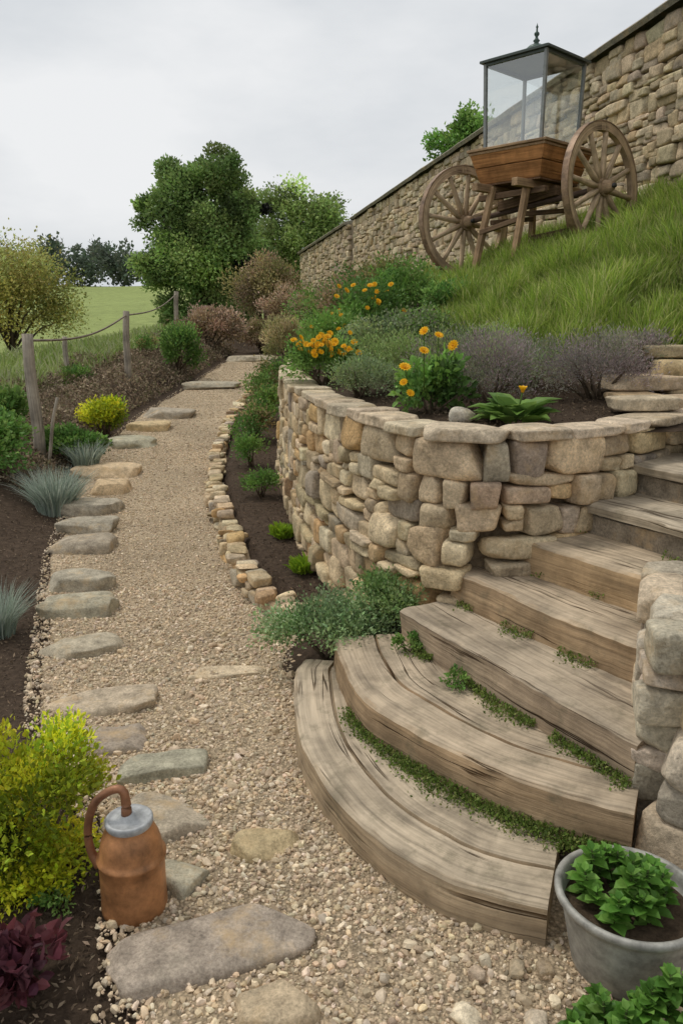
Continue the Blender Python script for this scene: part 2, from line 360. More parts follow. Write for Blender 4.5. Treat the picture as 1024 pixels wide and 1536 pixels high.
steps=mb.build("timber_garden_steps",M_wood)
em=steps.modifiers.new("edge",'EDGE_SPLIT');em.split_angle=radians(26)
mb=MB()
for i in range(6,9): beam(mb,FR[i],WD[i],ST*(i-1)-.03,ST*i-.046,(.32,.265,.195),off=.03,seed=i*10+5)
rs=mb.build("stone_step_risers",M_slab);em=rs.modifiers.new("edge",'EDGE_SPLIT');em.split_angle=radians(30)
gr=[(.15,.22,.04),(.19,.27,.06),(.11,.17,.035),(.24,.27,.08)]
mb=MB()
for i,(a,b_,nn) in {2:(.25,1.0,5200),3:(.1,1.0,3400),4:(.0,1.0,1700),5:(0,1,800),6:(0,1,500)}.items():
    c=Curve(FR[i]);s=c.len*(a+(b_-a)*R.random(nn)**(.75 if i==2 else 1));g=sn(s*7,0*s,i+40,1.6)+(.25*(s/c.len-.6) if i==2 else 0);k=g>(-.08 if i==2 else .02);s=s[k]
    p=c.at(s);t=c.tan(s);wd=.026 if i==2 else .02;o=np.abs(R.normal(0,wd,len(s)))*(.25+1.7*np.clip(g[k]+.25,0,1))
    p=p-np.stack([-t[:,1],t[:,0],0*s],-1)*o[:,None];p[:,2]=ST*(i-1)+R.uniform(0,.03,len(s))*(1-o/.1).clip(.2,1)
    leaves(mb,p,A([0,0,.6]),R.uniform(.005,.015,len(s)),pick(gr,len(s),.22),LT4,0,.5,.8,.7)
mb.build("creeping_moss",M_leaf)
# ------------------------------------------------------------------ rubble walls
PAL=[(.64,.50,.31),(.68,.55,.36),(.59,.46,.29),(.51,.40,.27),(.71,.59,.41),(.63,.42,.20),(.46,.385,.29),(.65,.52,.33),(.61,.48,.30),(.66,.53,.34),(.55,.43,.26),(.60,.43,.24)]
def rubble(mb,c,s0,s1,ztop,H,rowh,ww,depth,k,split=.4,batter=0,pal=PAL,jit=.012,n=(8,16),cuts=4,ch=(1.08,1.4),amp=.02,skew=.07,tilt=.025):
    C=[];T=[];N=[];HH=[]
    d=0;ri=0
    while d<H:
        h=R.uniform(*rowh);s=s0-R.uniform(0,.1)
        while s<s1:
            w=ww[0]+(ww[1]-ww[0])*R.random()**1.2
            sub=[]
            if R.random()<split:
                q=R.uniform(.3,.7);sub=[(s,w,d,h*q),(s+R.normal(0,.01),w,d+h*q,h*(1-q))]
                if w>ww[1]*.55 and R.random()<.6:
                    a=R.uniform(.35,.65);sub=[sub[0],(s,w*a,d+h*q,h*(1-q)),(s+w*a,w*(1-a),d+h*q,h*(1-q))]
            elif w<ww[1]*.6 or R.random()<.75: sub=[(s,w,d,h)]
            else:
                a=R.uniform(.4,.6);sub=[(s,w*a,d,h),(s+w*a,w*(1-a),d,h)]
            for (a,b_,e,f) in sub:
                sc=min(max(a+b_/2,0),c.len);p=c.at(sc);t=c.tan(sc)
                o=A([t[1],-t[0],0]);wob=.018*sin(sc*5+ri)+.010*sin(sc*13+ri*2)
                dd=e+f/2
                pos=p+o*(batter*dd+R.normal(0,jit));pos[2]=ztop(sc)-dd+wob*min(1,dd*4)
                C.append(pos);T.append(nrm(t+A([0,0,R.normal(0,tilt)])));N.append(nrm(o+A([0,0,R.normal(0,.05)])+t*R.normal(0,.06)));HH.append((b_/2*1.01,depth/2,f/2*1.02))
            s+=w
        d+=h;ri+=1
    T=A(T);N=A(N);U=nrm(np.cross(T,N));U=np.where(U[:,2:3]<0,-U,U)
    stones(mb,A(C),T,N,U,A(HH),pick(pal,len(C),.14),k,n,amp,0,skew,cuts,ch,dep=.8)
def backing(mb,c,ztop,zb,off,col):
    s=np.linspace(0,c.len,80);p=c.at(s);t=c.tan(s);o=np.stack([t[:,1],-t[:,0],0*s],-1);p=p-o*off
    a=p.copy();a[:,2]=[ztop(q) for q in s];b_=p.copy();b_[:,2]=[zb(q) for q in s]
    e=a-o*.22;V=np.stack([b_,a,e],1).reshape(-1,3);mb.add(V,grid_faces(80,3),col,1)
def capline(mb,c,s0,s1,ztop,th,ww,dep,off,pal,k=8,n=(9,16),amp=.015):
    s=s0;C=[];T=[];N=[];H=[]
    while s<s1:
        w=R.uniform(*ww);sc=min(s+w/2,c.len);p=c.at(sc);t=c.tan(sc);o=A([t[1],-t[0],0]);h=th*R.uniform(.8,1.2)
        pos=p-o*(dep/2-off+R.normal(0,.008));pos[2]=ztop(sc)+h/2-.003+R.normal(0,.003)
        C.append(pos);T.append(nrm(t+A([0,0,R.normal(0,.012)])));N.append(o);H.append((w/2*1.01,dep/2*R.uniform(.92,1.08),h/2));s+=w
    T=A(T);N=A(N);U=np.tile(A([0,0,1.]),(len(C),1))
    stones(mb,A(C),T,N,U,A(H),pick(pal,len(C),.1),k,n,amp,0,.05,5,(1.05,1.35),flat=True)
mb=MB();zt=lambda s:1.12
rubble(mb,rw,0,rw.len,zt,1.15,(.07,.165),(.08,.33),.16,7,.42,.05,PAL,.014,(5,13),5,(1.0,1.38),.028,.1,.035)
capline(mb,rw,0,rw.len,zt,.05,(.16,.45),.22,.10,[(.60,.50,.35),(.55,.45,.31),(.63,.52,.37)])
backing(mb,rw,lambda s:1.115,lambda s:-.2,.02,(.22,.165,.105))
mb.build("stone_retaining_wall",[M_stone,M_mort])
curb=Curve([(-.08,3.93),(-.2,3.98),(-.31,4.08),(-.46,4.36),(-.60,4.7),(-.87,5.77),(-1.18,7.37),(-1.41,10),(-1.43,12.5),(-1.43,15)][::-1])
mb=MB();czt=lambda s:float(np.interp(curb.at(s)[1],PZ[:,0],PZ[:,1]))+.145+.02*sin(s*9)+.014*sin(s*23)
rubble(mb,curb,0,curb.len,czt,.18,(.045,.10),(.05,.18),.12,6,.3,.02,PAL,.022,(3.5,8),6,(.85,1.2),.05,.16,.12)
mb.build("stone_edging",[M_stone])
PALg=[(.60,.52,.39),(.53,.46,.35),(.64,.55,.42),(.50,.43,.33),(.62,.51,.35)]
fl=Curve([(1.15,2.6),(1.02,2.28),(.945,2.04),(1.02,1.95),(1.25,1.92),(2.0,2.0),(3.2,2.2)])
mb=MB();rubble(mb,fl,0,fl.len,lambda s:.78,.82,(.10,.18),(.14,.27),.18,11,.2,.03,PALg,.01,(9,16),6,(1.0,1.35))
backing(mb,fl,lambda s:.77,lambda s:-.1,.03,(.22,.17,.12))
C=[];H=[];m=9
for q in np.linspace(.3,fl.len-.3,m):
    p=fl.at(q);t=fl.tan(q);C.append(p-A([t[1],-t[0],0])*.16+A([0,0,.73]));H.append((.2,.16,.05))
stones(mb,C,np.tile([1.,0,0],(m,1)),np.tile([0,1.,0],(m,1)),np.tile([0,0,1.],(m,1)),H,pick(PALg,m),8,(8,12),.03,0,.1,5)
mb.build("stone_flank_wall",[M_stone,M_mort])
# upper boundary wall
UWp=[(-1.4,30,4.0),(.25,23.2,4.26),(.41,22.6,4.31),(1.70,17.05,4.53),(3.51,9.2,4.81),(4.94,3.0,5.03)]
uw=Curve([UWp[0],UWp[1]],4);uw2=Curve(UWp[2:],4)
mb=MB();col_w=[(.53,.43,.28),(.59,.48,.32),(.50,.40,.265),(.44,.365,.26),(.62,.51,.35),(.55,.43,.26)]
for c,kk in ((uw,5),(uw2,6)):
    zf=lambda s,c=c:float(c.at(s)[2])-.09
    rubble(mb,c,0,c.len,zf,2.35,(.09,.19),(.13,.44),.2,kk,.45,0,col_w,.018,(6,14))
    backing(mb,c,zf,lambda s,c=c:float(c.at(s)[2])-2.6,.02,(.22,.17,.11))
    s=np.linspace(0,c.len,60);p=c.at(s);t=c.tan(s);o=np.stack([t[:,1],-t[:,0],0*s],-1)
    pr=[(.17,-.09),(.2,-.04),(.17,-.01),(-.05,.04),(-.3,.0),(-.32,-.09)]
    V=np.stack([p+o*a+A([0,0,1.])*(b_+.012*sn(s*3,0*s+a*9,61,1.4))[:,None] for a,b_ in pr],1)
    mb.add(V.reshape(-1,3),[grid_faces(60,6),A([list(range(6))]),A([[59*6+j for j in range(6)]])],(.28,.255,.195),0,False)
mb.add([(.25,23.2,1.5),(.41,22.6,1.5),(.41,22.6,4.25),(.25,23.2,4.2)],A([[0,1,2,3]]),(.2,.16,.11),1)
mb.build("stone_boundary_wall",[M_stone,M_mort])
# ------------------------------------------------------------------ upper terrace ground
Ac=Curve([(2.6,3.0,0),(2.3,4.0,0),(1.9,4.14,0)][::1]+[(q[0],q[1],0) for q in RW[::-1][1:]]+[(-.7,12,0),(-1.0,16,0),(-1.5,22,0),(-2.5,32,0)],10)
Bc=Curve([(14,1.5,0),(14,6,0),(14,14,0),(14,24,0),(8,40,0)],10)
ns,ntt=220,110;ss=np.linspace(0,1,ns);t_=np.linspace(0,1,ntt)**1.9
a=Ac.at(ss**1.5*Ac.len);b_=Bc.at(ss**1.2*Bc.len)
ta=Ac.tan(ss**1.5*Ac.len)
a=a+np.stack([ta[:,1],-ta[:,0],0*ss],-1)*.06
XY=a[:,None]+(b_-a)[:,None]*t_[None,:,None]
X=XY[...,0];Y=XY[...,1];Z=tz(X,Y)+.012*sn(X,Y,71,3)
X=np.c_[X[:,0]-.25*sm((Y[:,0]-10)/2),X];Y=np.c_[Y[:,0],Y];Z=np.c_[Z[:,0]-np.where(Y[:,0]>10,1.2,.02),Z]
ig=inpoly(X,Y,GRASS)|(Y>11)|(X>3.8);soil=A([.08,.056,.038]);gg=A([.12,.16,.04])
Cc=np.where(ig[...,None],gg,soil)
mb=MB();mb.add(np.stack([X,Y,Z],-1).reshape(-1,3),grid_faces(*X.shape),Cc.reshape(-1,3));mb.build("hillside_terrace",M_ground)
# ------------------------------------------------------------------ hillside grass
def sample_poly(poly,n,dens=None):
    P=A(poly);lo=P.min(0);hi=P.max(0);x=R.uniform(lo[0],hi[0],n*4);y=R.uniform(lo[1],hi[1],n*4)
    k=inpoly(x,y,poly)
    if dens is not None: k&=R.random(len(x))<dens(x,y)
    return x[k][:n],y[k][:n]
mb=MB()
x,y=sample_poly(GRASS,100000,lambda x,y:(5.5/y)**1.6)
cl=sn(x,y,81,3.2);c2=sn(x,y,83,9);L=R.uniform(.09,.25,len(x))*(1+.6*cl+.7*c2)
P=np.stack([x,y,tz(x,y)-.01],-1)
lean=np.stack([R.normal(-.08,.28,len(x))+.4*sn(x,y,82,5),R.normal(-.08,.28,len(x))+.4*sn(x,y,85,5),0*x],-1)
gp=[(.23,.33,.055),(.28,.38,.065),(.18,.27,.045),(.34,.41,.09),(.42,.43,.17)]
blades(mb,P,L,R.uniform(.005,.009,len(x))*(1+.08*y),lean,pick(gp,len(x),.18)*(1+.35*cl+.45*c2)[:,None])
mb.build("hillside_grass",M_grass)
mb=MB();n=32000;y=6+R.random(n)**1.6*26;x=xl(y)-1.6-R.random(n)**1.3*9
P=np.stack([x,y,gz(x,y)-.02],-1);c=sn(x,y,84,1.2)
blades(mb,P,R.uniform(.12,.4,n)*(1+.4*c),.012+.0015*y,R.normal(0,.35,(n,3))*A([1,1,0]),pick([(.26,.33,.09),(.32,.38,.14),(.22,.30,.08),(.38,.40,.22)],n)*(1+.3*sn(x,y,86,2))[:,None])
mb.build("meadow_grass",M_grass)
# ------------------------------------------------------------------ gravel
step1=list(FR[1])+[(.81,1.95),(.5,3.3)]
mb=MB();pp=[(.61,.48,.33),(.67,.545,.385),(.55,.43,.285),(.73,.61,.45),(.48,.375,.25),(.65,.50,.33),(.57,.475,.355),(.42,.335,.235)]
def pebs(n,y0,y1,k,r0,r1,pw,sp=2.4):
    y=y0+(y1-y0)*R.random(n)**pw;x=xl(y)-.07+R.random(n)*(xr(y)-xl(y)+.09)
    ok=~inpoly(x,y,step1)&(x<1.3);x=x[ok];y=y[ok];m=len(x)
    rr=r0+(r1-r0)*R.random(m)**sp
    z=np.interp(y,PZ[:,0],PZ[:,1])+.014+.008*sn(x,y,22,7)+rr*.3
    T=nrm(R.normal(0,1,(m,3))*A([1,1,.4]));U=nrm(np.cross(T,R.normal(0,.4,(m,3))+A([0,1.,0])));N=np.cross(T,U)
    H=np.stack([rr*R.uniform(.9,1.4,m),rr*R.uniform(.6,.95,m),rr*R.uniform(.65,1.1,m)],-1)
    stones(mb,np.stack([x,y,z],-1),T,N,U,H,pick(pp,m,.15),k,(2.2,4),.12,0,.2,4,(.6,.95),False)
pebs(22000,1.2,2.6,2,.0025,.0105,1.0,2.6);pebs(17000,2.4,4.6,2,.0028,.010,1.0);pebs(14000,4.4,9,1,.004,.0095,1.1);pebs(8000,8,17,1,.006,.011,1.1)
pebs(380,1.2,4,4,.010,.019,1.2,1.5)
mb.build("path_gravel",M_peb)
# ------------------------------------------------------------------ stepping stones
SS=[(-.33,1.745,.50,.19,20,0),(-.16,1.55,.2,.13,15,1),(-.24,2.147,.24,.12,5,1),(-.56,2.29,.26,.2,-10,0),(-.47,2.03,.12,.16,50,0),(-.647,2.595,.28,.15,10,0),
(-.893,2.79,.33,.19,12,0),(-1.02,3.11,.42,.2,10,0),(-.545,3.42,.33,.12,5,2),(-1.30,3.69,.38,.22,8,0),(-1.45,4.2,.39,.22,10,0),(-1.57,4.6,.36,.2,5,0),
(-1.8,5.33,.42,.26,6,0),(-1.91,5.78,.38,.2,-4,0),(-2.03,6.3,.44,.3,5,0),(-2.06,6.95,.32,.3,0,1),(-2.27,7.6,.58,.38,3,1),(-2.39,9.0,.56,.4,0,0),(-2.42,10,.5,.4,5,1),(-2.38,11,.68,.5,0,0),(-2.2,13.7,.8,.55,0,0),(-1.98,17.6,.95,.7,0,0)]
pg=[(.46,.40,.30),(.42,.37,.28),(.50,.43,.31)];ps=[(.64,.48,.29),(.57,.45,.30)];pf=[(.64,.51,.35)]
for (x,y,w,dp,ang,ty) in SS:
    mb=MB();t=A([cos(radians(ang)),sin(radians(ang)),0]);n=A([-t[1],t[0],0])
    z=float(np.interp(y,PZ[:,0],PZ[:,1]));top=.05 if y<4 else .10
    if ty==2: top=.024
    stones(mb,[(x,y,z+top-.07)],[t],[n],[(R.normal(0,.02),R.normal(0,.02),1)],[(w/2*1.08,dp/2*1.12,.07)],pick([pg,ps,pf][ty],1,.06),16,(4.5,8),.05,0,.1,9,(.82,1.15),flat=True)
    mb.build("stepping_stone",M_slab)
# ------------------------------------------------------------------ mulch chips & litter
mb=MB();n=18000;y=1.3+R.random(n)**1.5*9;x=xl(y)+.05-R.random(n)**1.2*1.5
MC=[(.11,.078,.05),(.065,.046,.031),(.18,.13,.085),(.27,.205,.14)]
P=np.stack([x,y,gz(x,y)+.006],-1);leaves(mb,P,A([0,0,0.]),R.uniform(.008,.028,n),pick(MC,n,.2),LT4,0,0,1,.35)
n=9000;y=4.0+R.random(n)**1.4*9;x=xr(y)+.08+R.random(n)*1.0;P=np.stack([x,y,gz(x,y)+.006],-1)
leaves(mb,P,A([0,0,0.]),R.uniform(.010,.026,n),pick(MC[:3],n,.2),LT4,0,0,1,.35)
n=9000;s=R.random(n)*rw.len;o=rw.tan(s);P=rw.at(s)-np.stack([o[:,1],-o[:,0],0*s],-1)*(.12+R.random(n)*1.4)[:,None];P[:,2]=tz(P[:,0],P[:,1])+.008
leaves(mb,P,A([0,0,0.]),R.uniform(.010,.026,n),pick(MC[:3],n,.2),LT4,0,0,1,.35)
mb.build("bark_mulch",M_dry)
mb=MB();n=56000;y=6.5+R.random(n)**1.2*13;x=xl(y)-.15-R.random(n)*2.1
h=.05+.38*np.maximum(0,sn(x,y,91,2.2)+.15)*sm((xl(y)-x)/.5)*sm((y-7)/3);P=np.stack([x,y,gz(x,y)+h*R.random(n)**.6],-1)
bcn=sn(x,y,92,4)
leaves(mb,P,A([0,0,.1]),R.uniform(.02,.06,n)*(.7+.04*y),pick([(.29,.22,.145),(.20,.15,.10),(.40,.32,.215),(.19,.18,.09),(.31,.23,.16),(.14,.105,.07)],n,.2)*(1+.35*bcn)[:,None],LT4,0,.1,1,.42)
mb.build("leaf_litter",M_dry)
# ------------------------------------------------------------------ vegetation builders
GAIN=1.7
def cloud(mb,c,r,n,L,pal,nb=14,tpl=LT4,asp=.55,br=.38,up=.35,rnd=.7,mat=0,flatb=True,varb=.22,fuzz=.12,sq=2.0):
    c=A(c,float);r=A(r,float)
    u=nrm(R.normal(0,1,(nb,3)))
    if flatb: u[:,2]=np.where(u[:,2]<-.35,-u[:,2],u[:,2])
    if sq!=2.0: u=u/((np.abs(u)**sq).sum(1,keepdims=True)**(1/sq))
    bc_=c+u*r*R.uniform(.35,.82,(nb,1));bs=br*R.uniform(.6,1.3,nb);bt=pick(pal,nb,.05)*(1+R.normal(0,varb,(nb,1)))
    i=R.integers(0,nb,n);v=nrm(R.normal(0,1,(n,3)));q=R.random(n)**.4
    P=bc_[i]+v*r*(bs[i]*q)[:,None]+R.normal(0,fuzz,(n,3))*r*.5
    col=bt[i].clip(.008,1)*(1+R.normal(0,.18,(n,1)))*(1+R.normal(0,.05,(n,3)))*GAIN
    D=nrm((P-c)/r)*.6+v*.5
    leaves(mb,P,D,R.uniform(.6,1.25,n)*L,col,tpl,mat,up,rnd,asp)
    return bc_
def tree(name,x,y,z,cz,r,n,L,pal,nb,tr=.18,br=.34,low=True,fuzz=.1,sq=2.0,varb=.25,extra=()):
    mb=MB();bc_=cloud(mb,(x,y,cz),r,n,L,pal,nb,LT4,.6,br,.1,.9,0,low,varb,fuzz,sq)
    for (dx,dz,er,en) in extra: cloud(mb,(x+dx,y-.3,cz+dz),(er,er,er*.85),en,L,pal,16,LT4,.6,.33,.1,.9,0,False,varb,fuzz)
    b0=A([x,y,z-.3]);top=A([x+.1,y,cz+r[2]*.2]);k=np.linspace(0,1,8)[:,None]
    tube(mb,b0+(top-b0)*k+A([.12*tr*5,0,0])*np.sin(k*5),tr*(1-.75*k[:,0]),9,(.12,.09,.065),1)
    for q in bc_[:16]:
        s=b0+(top-b0)*R.uniform(.35,.8);mid=(s+q)/2+A([0,0,.1*r[2]]);tube(mb,[s,mid,q],[tr*.35,tr*.2,tr*.06],6,(.12,.09,.065),1)
    mb.build(name,[M_leaf,M_bark])
G=lambda s:[(.045*s,.085*s,.018*s),(.06*s,.105*s,.022*s),(.075*s,.12*s,.03*s),(.035*s,.07*s,.016*s)]
OK_=[(.12,.18,.055),(.15,.21,.065),(.095,.145,.045),(.17,.22,.075)]
tree("oak_tree",-5.15,32,.6,4.5,(2.4,2.3,2.9),58000,.14,OK_,85,.3,.22,False,.10,2.6,.38,((-.9,2.0,1.25,6000),(.5,2.5,1.25,6000),(1.4,-.5,1.2,5000),(-1.6,-.8,1.3,6000),(-.9,-2.6,1.2,5000),(1.1,-2.8,1.1,5000),(1.6,1.2,.9,3500),(-1.9,1.0,.9,3500)))
tree("ash_tree",-2.5,45,1,5.9,(3.2,2.6,2.9),26000,.19,[(.17,.23,.075),(.21,.27,.09),(.14,.19,.06)],56,.25,.19,False,.14,2.3)
tree("willow_tree",-8.75,21.5,-.3,1.85,(2.2,1.9,2.1),24000,.085,[(.24,.23,.06),(.29,.26,.08),(.18,.2,.055),(.24,.26,.09)],70,.12,.15,True,.2,2.4)
tree("elm_tree",3.3,21,2.2,5.75,(1.3,1.2,1.1),9000,.11,G(2.0),34,.15,.24,False,.14)
# distant trees along the top of the field
n=150;mb=MB();tx=np.linspace(-230,80,n)
for i in range(n):
    x0=float(tx[i]);y0=152+float(R.normal(0,5));h=float(R.uniform(5.0,8.0))+1.6*sin(x0*.09)
    cloud(mb,(x0,y0,7.2+h*.35),(3.2,3.0,h*.62),650,.75,[(.075,.095,.065),(.09,.11,.075),(.065,.085,.06)],9,LT4,.7,.42,.1,.9,0,True,.2,.12,2.8)
mb.build("distant_treeline",M_leaf)
def shrub(name,x,y,z,r,n,L,pal,nb=14,tpl=LT4,asp=.55,br=.38,up=.35,rnd=.7,fl=None,stem=True,varb=.2,mat=None,fuzz=.12):
    mb=MB();z=float(z);c=(x,y,z+r[2]*.75);q=cloud(mb,c,r,n,L,pal,nb,tpl,asp,br,up,rnd,0,True,varb,fuzz)
    if stem:
        for b_ in q[:8]: tube(mb,[(x+R.normal(0,.02),y+R.normal(0,.02),z-.03),((x+b_[0])/2,(y+b_[1])/2,(z+b_[2])/2),tuple(b_)],[.012*r[0]/.3,.008*r[0]/.3,.003],5,(.12,.09,.06),1)
    if fl: fl(mb,c,r)
    return mb.build(name,[mat or M_leaf,M_bark,M_flower])
def flower(mb,c,nrml,r,npet=12,col=(.88,.50,.01),cc=(.72,.33,.01),cup=.35):
    n=nrm(A(nrml,float));a=nrm(np.cross(n,A([.3,1,.2])));b_=np.cross(n,a)
    for ring,(k,rr,cu) in enumerate(((npet,1,cup),(npet-3,.7,cup+.4))):
        th=np.arange(k)*2*pi/k+R.random()
        d=nrm(np.cos(th)[:,None]*a+np.sin(th)[:,None]*b_+cu*n);s=nrm(np.cross(n,d));t=LT8[0]
        V=A(c)+r*rr*(t[None,:,0:1]*d[:,None]+.55*t[None,:,1:2]*s[:,None]+t[None,:,2:3]*n)
        mb.inst(V,LT8[1],np.tile(A(col)*R.uniform(.85,1.1),(k,1)),2,False)
    V,F=cubes(2);q=V/np.linalg.norm(V,axis=1,keepdims=True);mb.add(A(c)+q*r*.22+n*r*.12,F,cc,2)
def flfun(k,r0,lst=None):
    def f(mb,c,r):
        pts=lst if lst else [(c[0]+r[0]*R.normal(0,.42),c[1]-r[1]*R.uniform(.1,.9),c[2]+r[2]*R.uniform(.25,1.0)) for _ in range(k)]
        for p in pts:
            flower(mb,p,(R.normal(0,.4),-.7,R.uniform(.4,1)),r0*R.uniform(.8,1.15))
            tube(mb,[(p[0],p[1]+.01,p[2]-.003),(p[0]*.8+c[0]*.2,p[1]+.05,c[2])],[.003,.003],5,(.10,.18,.03),0)
    return f
YG=[(.31,.33,.02),(.36,.36,.025),(.22,.27,.022),(.42,.39,.035),(.17,.23,.02)]
GR=G(1.7);DG=G(1.2);SG=[(.17,.21,.11),(.21,.25,.145),(.13,.175,.08),(.19,.24,.09)]
PU=[(.22,.185,.175),(.175,.165,.135),(.25,.205,.20),(.165,.175,.11)];OL=[(.19,.165,.065),(.23,.19,.09),(.145,.145,.055),(.26,.19,.12)]
BR=[(.26,.18,.13),(.33,.24,.17),(.20,.145,.10),(.24,.18,.10)]
S=shrub
mb=MB()
cloud(mb,(-.95,2.1,.19),(.29,.28,.26),14000,.022,YG,50,LT8,.5,.27,.6,.6,0,False,.28,.12,2.5)
for _ in range(9): tube(mb,[(-.95+R.normal(0,.03),2.1+R.normal(0,.03),-.02),(-.95+R.normal(0,.1),2.1+R.normal(0,.1),.2)],[.006,.003],5,(.12,.09,.06),1)
mb.build("golden_privet_shrub",[M_leaf,M_bark])
S("golden_euonymus_shrub",-2.8,9.4,gz(-2.8,9.4)+.0,(.37,.33,.27),5200,.042,YG,18)
S("leafy_shrub",-2.72,7.9,gz(-2.7,7.9),(.38,.3,.22),3600,.045,GR,14,LT4,.6)
S("leafy_shrub",-3.0,6.6,gz(-3,6.6),(.42,.4,.34),7200,.04,G(1.9),22,LT4,.6)
S("leafy_shrub",-3.6,8.2,gz(-3.6,8.2),(.45,.4,.3),2500,.055,GR,14,LT4,.6)
for (x,y,r) in ((-3.9,12.0,.28),(-3.7,15.5,.3)):
    S("bank_shrub",x,y,gz(x,y),(r,r,r*.7),1800,.04,G(1.7)+OL[:1],14,LT4,.5,fuzz=.2)
S("ground_cover_plant",-.80,1.93,0,(.07,.07,.03),260,.016,GR,8,LT8)
S("purple_heuchera_plant",-.80,1.62,0,(.15,.12,.1),300,.045,[(.07,.022,.027),(.095,.03,.036),(.05,.018,.024)],14,LT8,.75,.4,.3,.7)
def tuft(name,x,y,z,n,L,W,pal,sp=.05,ln=.6):
    mb=MB();a=R.uniform(0,2*pi,n);rr=np.sqrt(R.random(n))*sp
    P=np.stack([x+np.cos(a)*rr,y+np.sin(a)*rr,0*a+float(z)],-1);l=ln*R.random(n)
    lean=np.stack([np.cos(a)*l+R.normal(0,.1,n),np.sin(a)*l+R.normal(0,.1,n),0*a],-1)
    blades(mb,P,R.uniform(.5,1.1,n)*L,W,lean,pick(pal,n));mb.build(name,M_grass)
BL=[(.34,.41,.34),(.44,.51,.43),(.26,.33,.26),(.50,.54,.46)]
tuft("blue_fescue_grass",-2.3,6.25,.08,1300,.40,.007,BL,.13,.75)
tuft("blue_fescue_grass",-2.5,7.7,.2,500,.3,.009,BL,.12,.8)
tuft("blue_fescue_grass",-1.78,3.9,0,500,.30,.005,BL,.07,.8)
S("leafy_shrub",-2.95,14.6,gz(-2.95,14.6),(.42,.4,.5),4500,.055,GR,18,fuzz=.18)
S("dry_shrub",-3.0,18.2,.95,(.95,.7,.55),8500,.075,BR,30,LT4,.4,.26,mat=M_dry,fuzz=.2)
S("olive_shrub",-2.0,21.5,1.2,(1.15,.9,1.25),16000,.075,OL,46,LT4,.5,.24,fuzz=.18)
S("dry_shrub",-1.9,19.6,.85,(.7,.5,.45),6000,.07,BR+OL,28,LT4,.38,.26,mat=M_dry,fuzz=.2)
S("dry_shrub",-1.2,19.5,1.2,(.8,.7,.7),8000,.075,BR,28,LT4,.38,.26,mat=M_dry,fuzz=.2)
S("olive_shrub",-.95,16.5,1.1,(.5,.5,.4),3800,.055,OL,18,fuzz=.2)
S("tawny_grass_shrub",-.9,13.3,.9,(.5,.5,.42),5500,.065,[(.31,.275,.13),(.24,.23,.10),(.36,.30,.17)],22,LT4,.3,.36,.7,.4)
for (x,y,rx,rz,n) in ((-1.05,12.3,.34,.32,2600),(-1.0,10.9,.32,.3,2600),(-.95,9.7,.3,.28,2600),(-.92,8.6,.26,.25,2200)):
    S("bed_shrub",x,y,gz(x,y),(rx,rx,rz),n,.038,G(1.8)+OL[:2],16,fuzz=.24)
S("bed_shrub",-.84,7.4,gz(-.84,7.4),(.2,.2,.17),1400,.028,G(2.0),14,fuzz=.24)
S("bed_shrub",-.66,6.3,gz(-.66,6.3),(.17,.17,.14),1300,.025,G(2.0),14,fuzz=.24)
LM=[(.28,.42,.03),(.34,.48,.04),(.22,.36,.03)]
for (x,y,r) in ((-.39,5.2,.13),(-.22,4.5,.12)):
    mb=MB();n=190;a=R.uniform(0,2*pi,n);P=np.stack([x+np.cos(a)*r*.45*R.random(n),y+np.sin(a)*r*.45*R.random(n),gz(x+0*a,y+0*a)+R.random(n)*.04],-1)
    leaves(mb,P,np.stack([np.cos(a),np.sin(a),.6+R.random(n)],-1),R.uniform(.05,.10,n),pick(LM,n),LT8,0,.3,.25,.28);mb.build("lime_sprout_plant",M_leaf)
S("catmint_plant",-.06,3.38,.10,(.30,.28,.18),8000,.021,[(.145,.205,.095),(.19,.25,.125),(.11,.17,.065)],32,LT4,.55,.3,.4,fuzz=.26)
S("catmint_plant",.22,3.42,.24,(.21,.2,.15),5200,.021,[(.16,.23,.08),(.19,.26,.11),(.115,.18,.055)],22,LT4,.55,.3,.4,fuzz=.26)
S("ground_cover_plant",.27,3.05,.28,(.07,.07,.05),450,.016,GR,8,LT8)
S("ground_cover_plant",.42,2.72,.28,(.06,.06,.04),200,.016,GR,8,LT8)
# upper bed
T=lambda x,y:float(tz(A([x]),A([y]))[0])
S("marigold_plant",-.14,5.75,1.17,(.27,.24,.2),3600,.03,G(1.9),16,LT4,.5,fl=flfun(44,.027),fuzz=.18)
S("thyme_shrub",.10,4.75,1.14,(.28,.26,.16),6500,.018,SG,26,LT4,.4,.33,.7,fuzz=.2)
S("thyme_shrub",.33,4.95,1.17,(.32,.28,.22),6500,.02,[(.17,.22,.08),(.21,.26,.10),(.14,.19,.06)],26,LT4,.35,.33,.8,fuzz=.2)
S("marigold_plant",.45,4.05,1.13,(.19,.16,.18),1500,.042,G(2.1),16,LT8,.55,.36,.4,fl=flfun(3,.03,[(.39,3.85,1.46),(.305,3.9,1.38),(.47,3.95,1.53),(.30,3.88,1.31),(.55,4.0,1.48),(.33,3.86,1.26),(.40,3.95,1.55)]))
S("lavender_shrub",.80,4.25,1.14,(.28,.24,.24),8500,.019,PU+SG[:1],30,LT4,.28,.3,.9,.5,fuzz=.24)
S("lavender_shrub",.62,4.6,1.18,(.27,.24,.24),5000,.02,SG+PU[:2],26,LT4,.28,.32,.9,.5,fuzz=.24)
S("heather_shrub",1.40,4.4,1.17,(.36,.24,.21),9500,.019,PU,36,LT4,.26,.27,.7,.6,fuzz=.28)
S("heather_shrub",1.74,4.8,1.27,(.24,.2,.17),3500,.02,PU,20,LT4,.28,.3,.7,.6,fuzz=.26)
S("lavender_shrub",1.1,4.7,1.2,(.28,.22,.2),5000,.02,SG+PU,24,LT4,.28,.3,.9,.5,fuzz=.24)
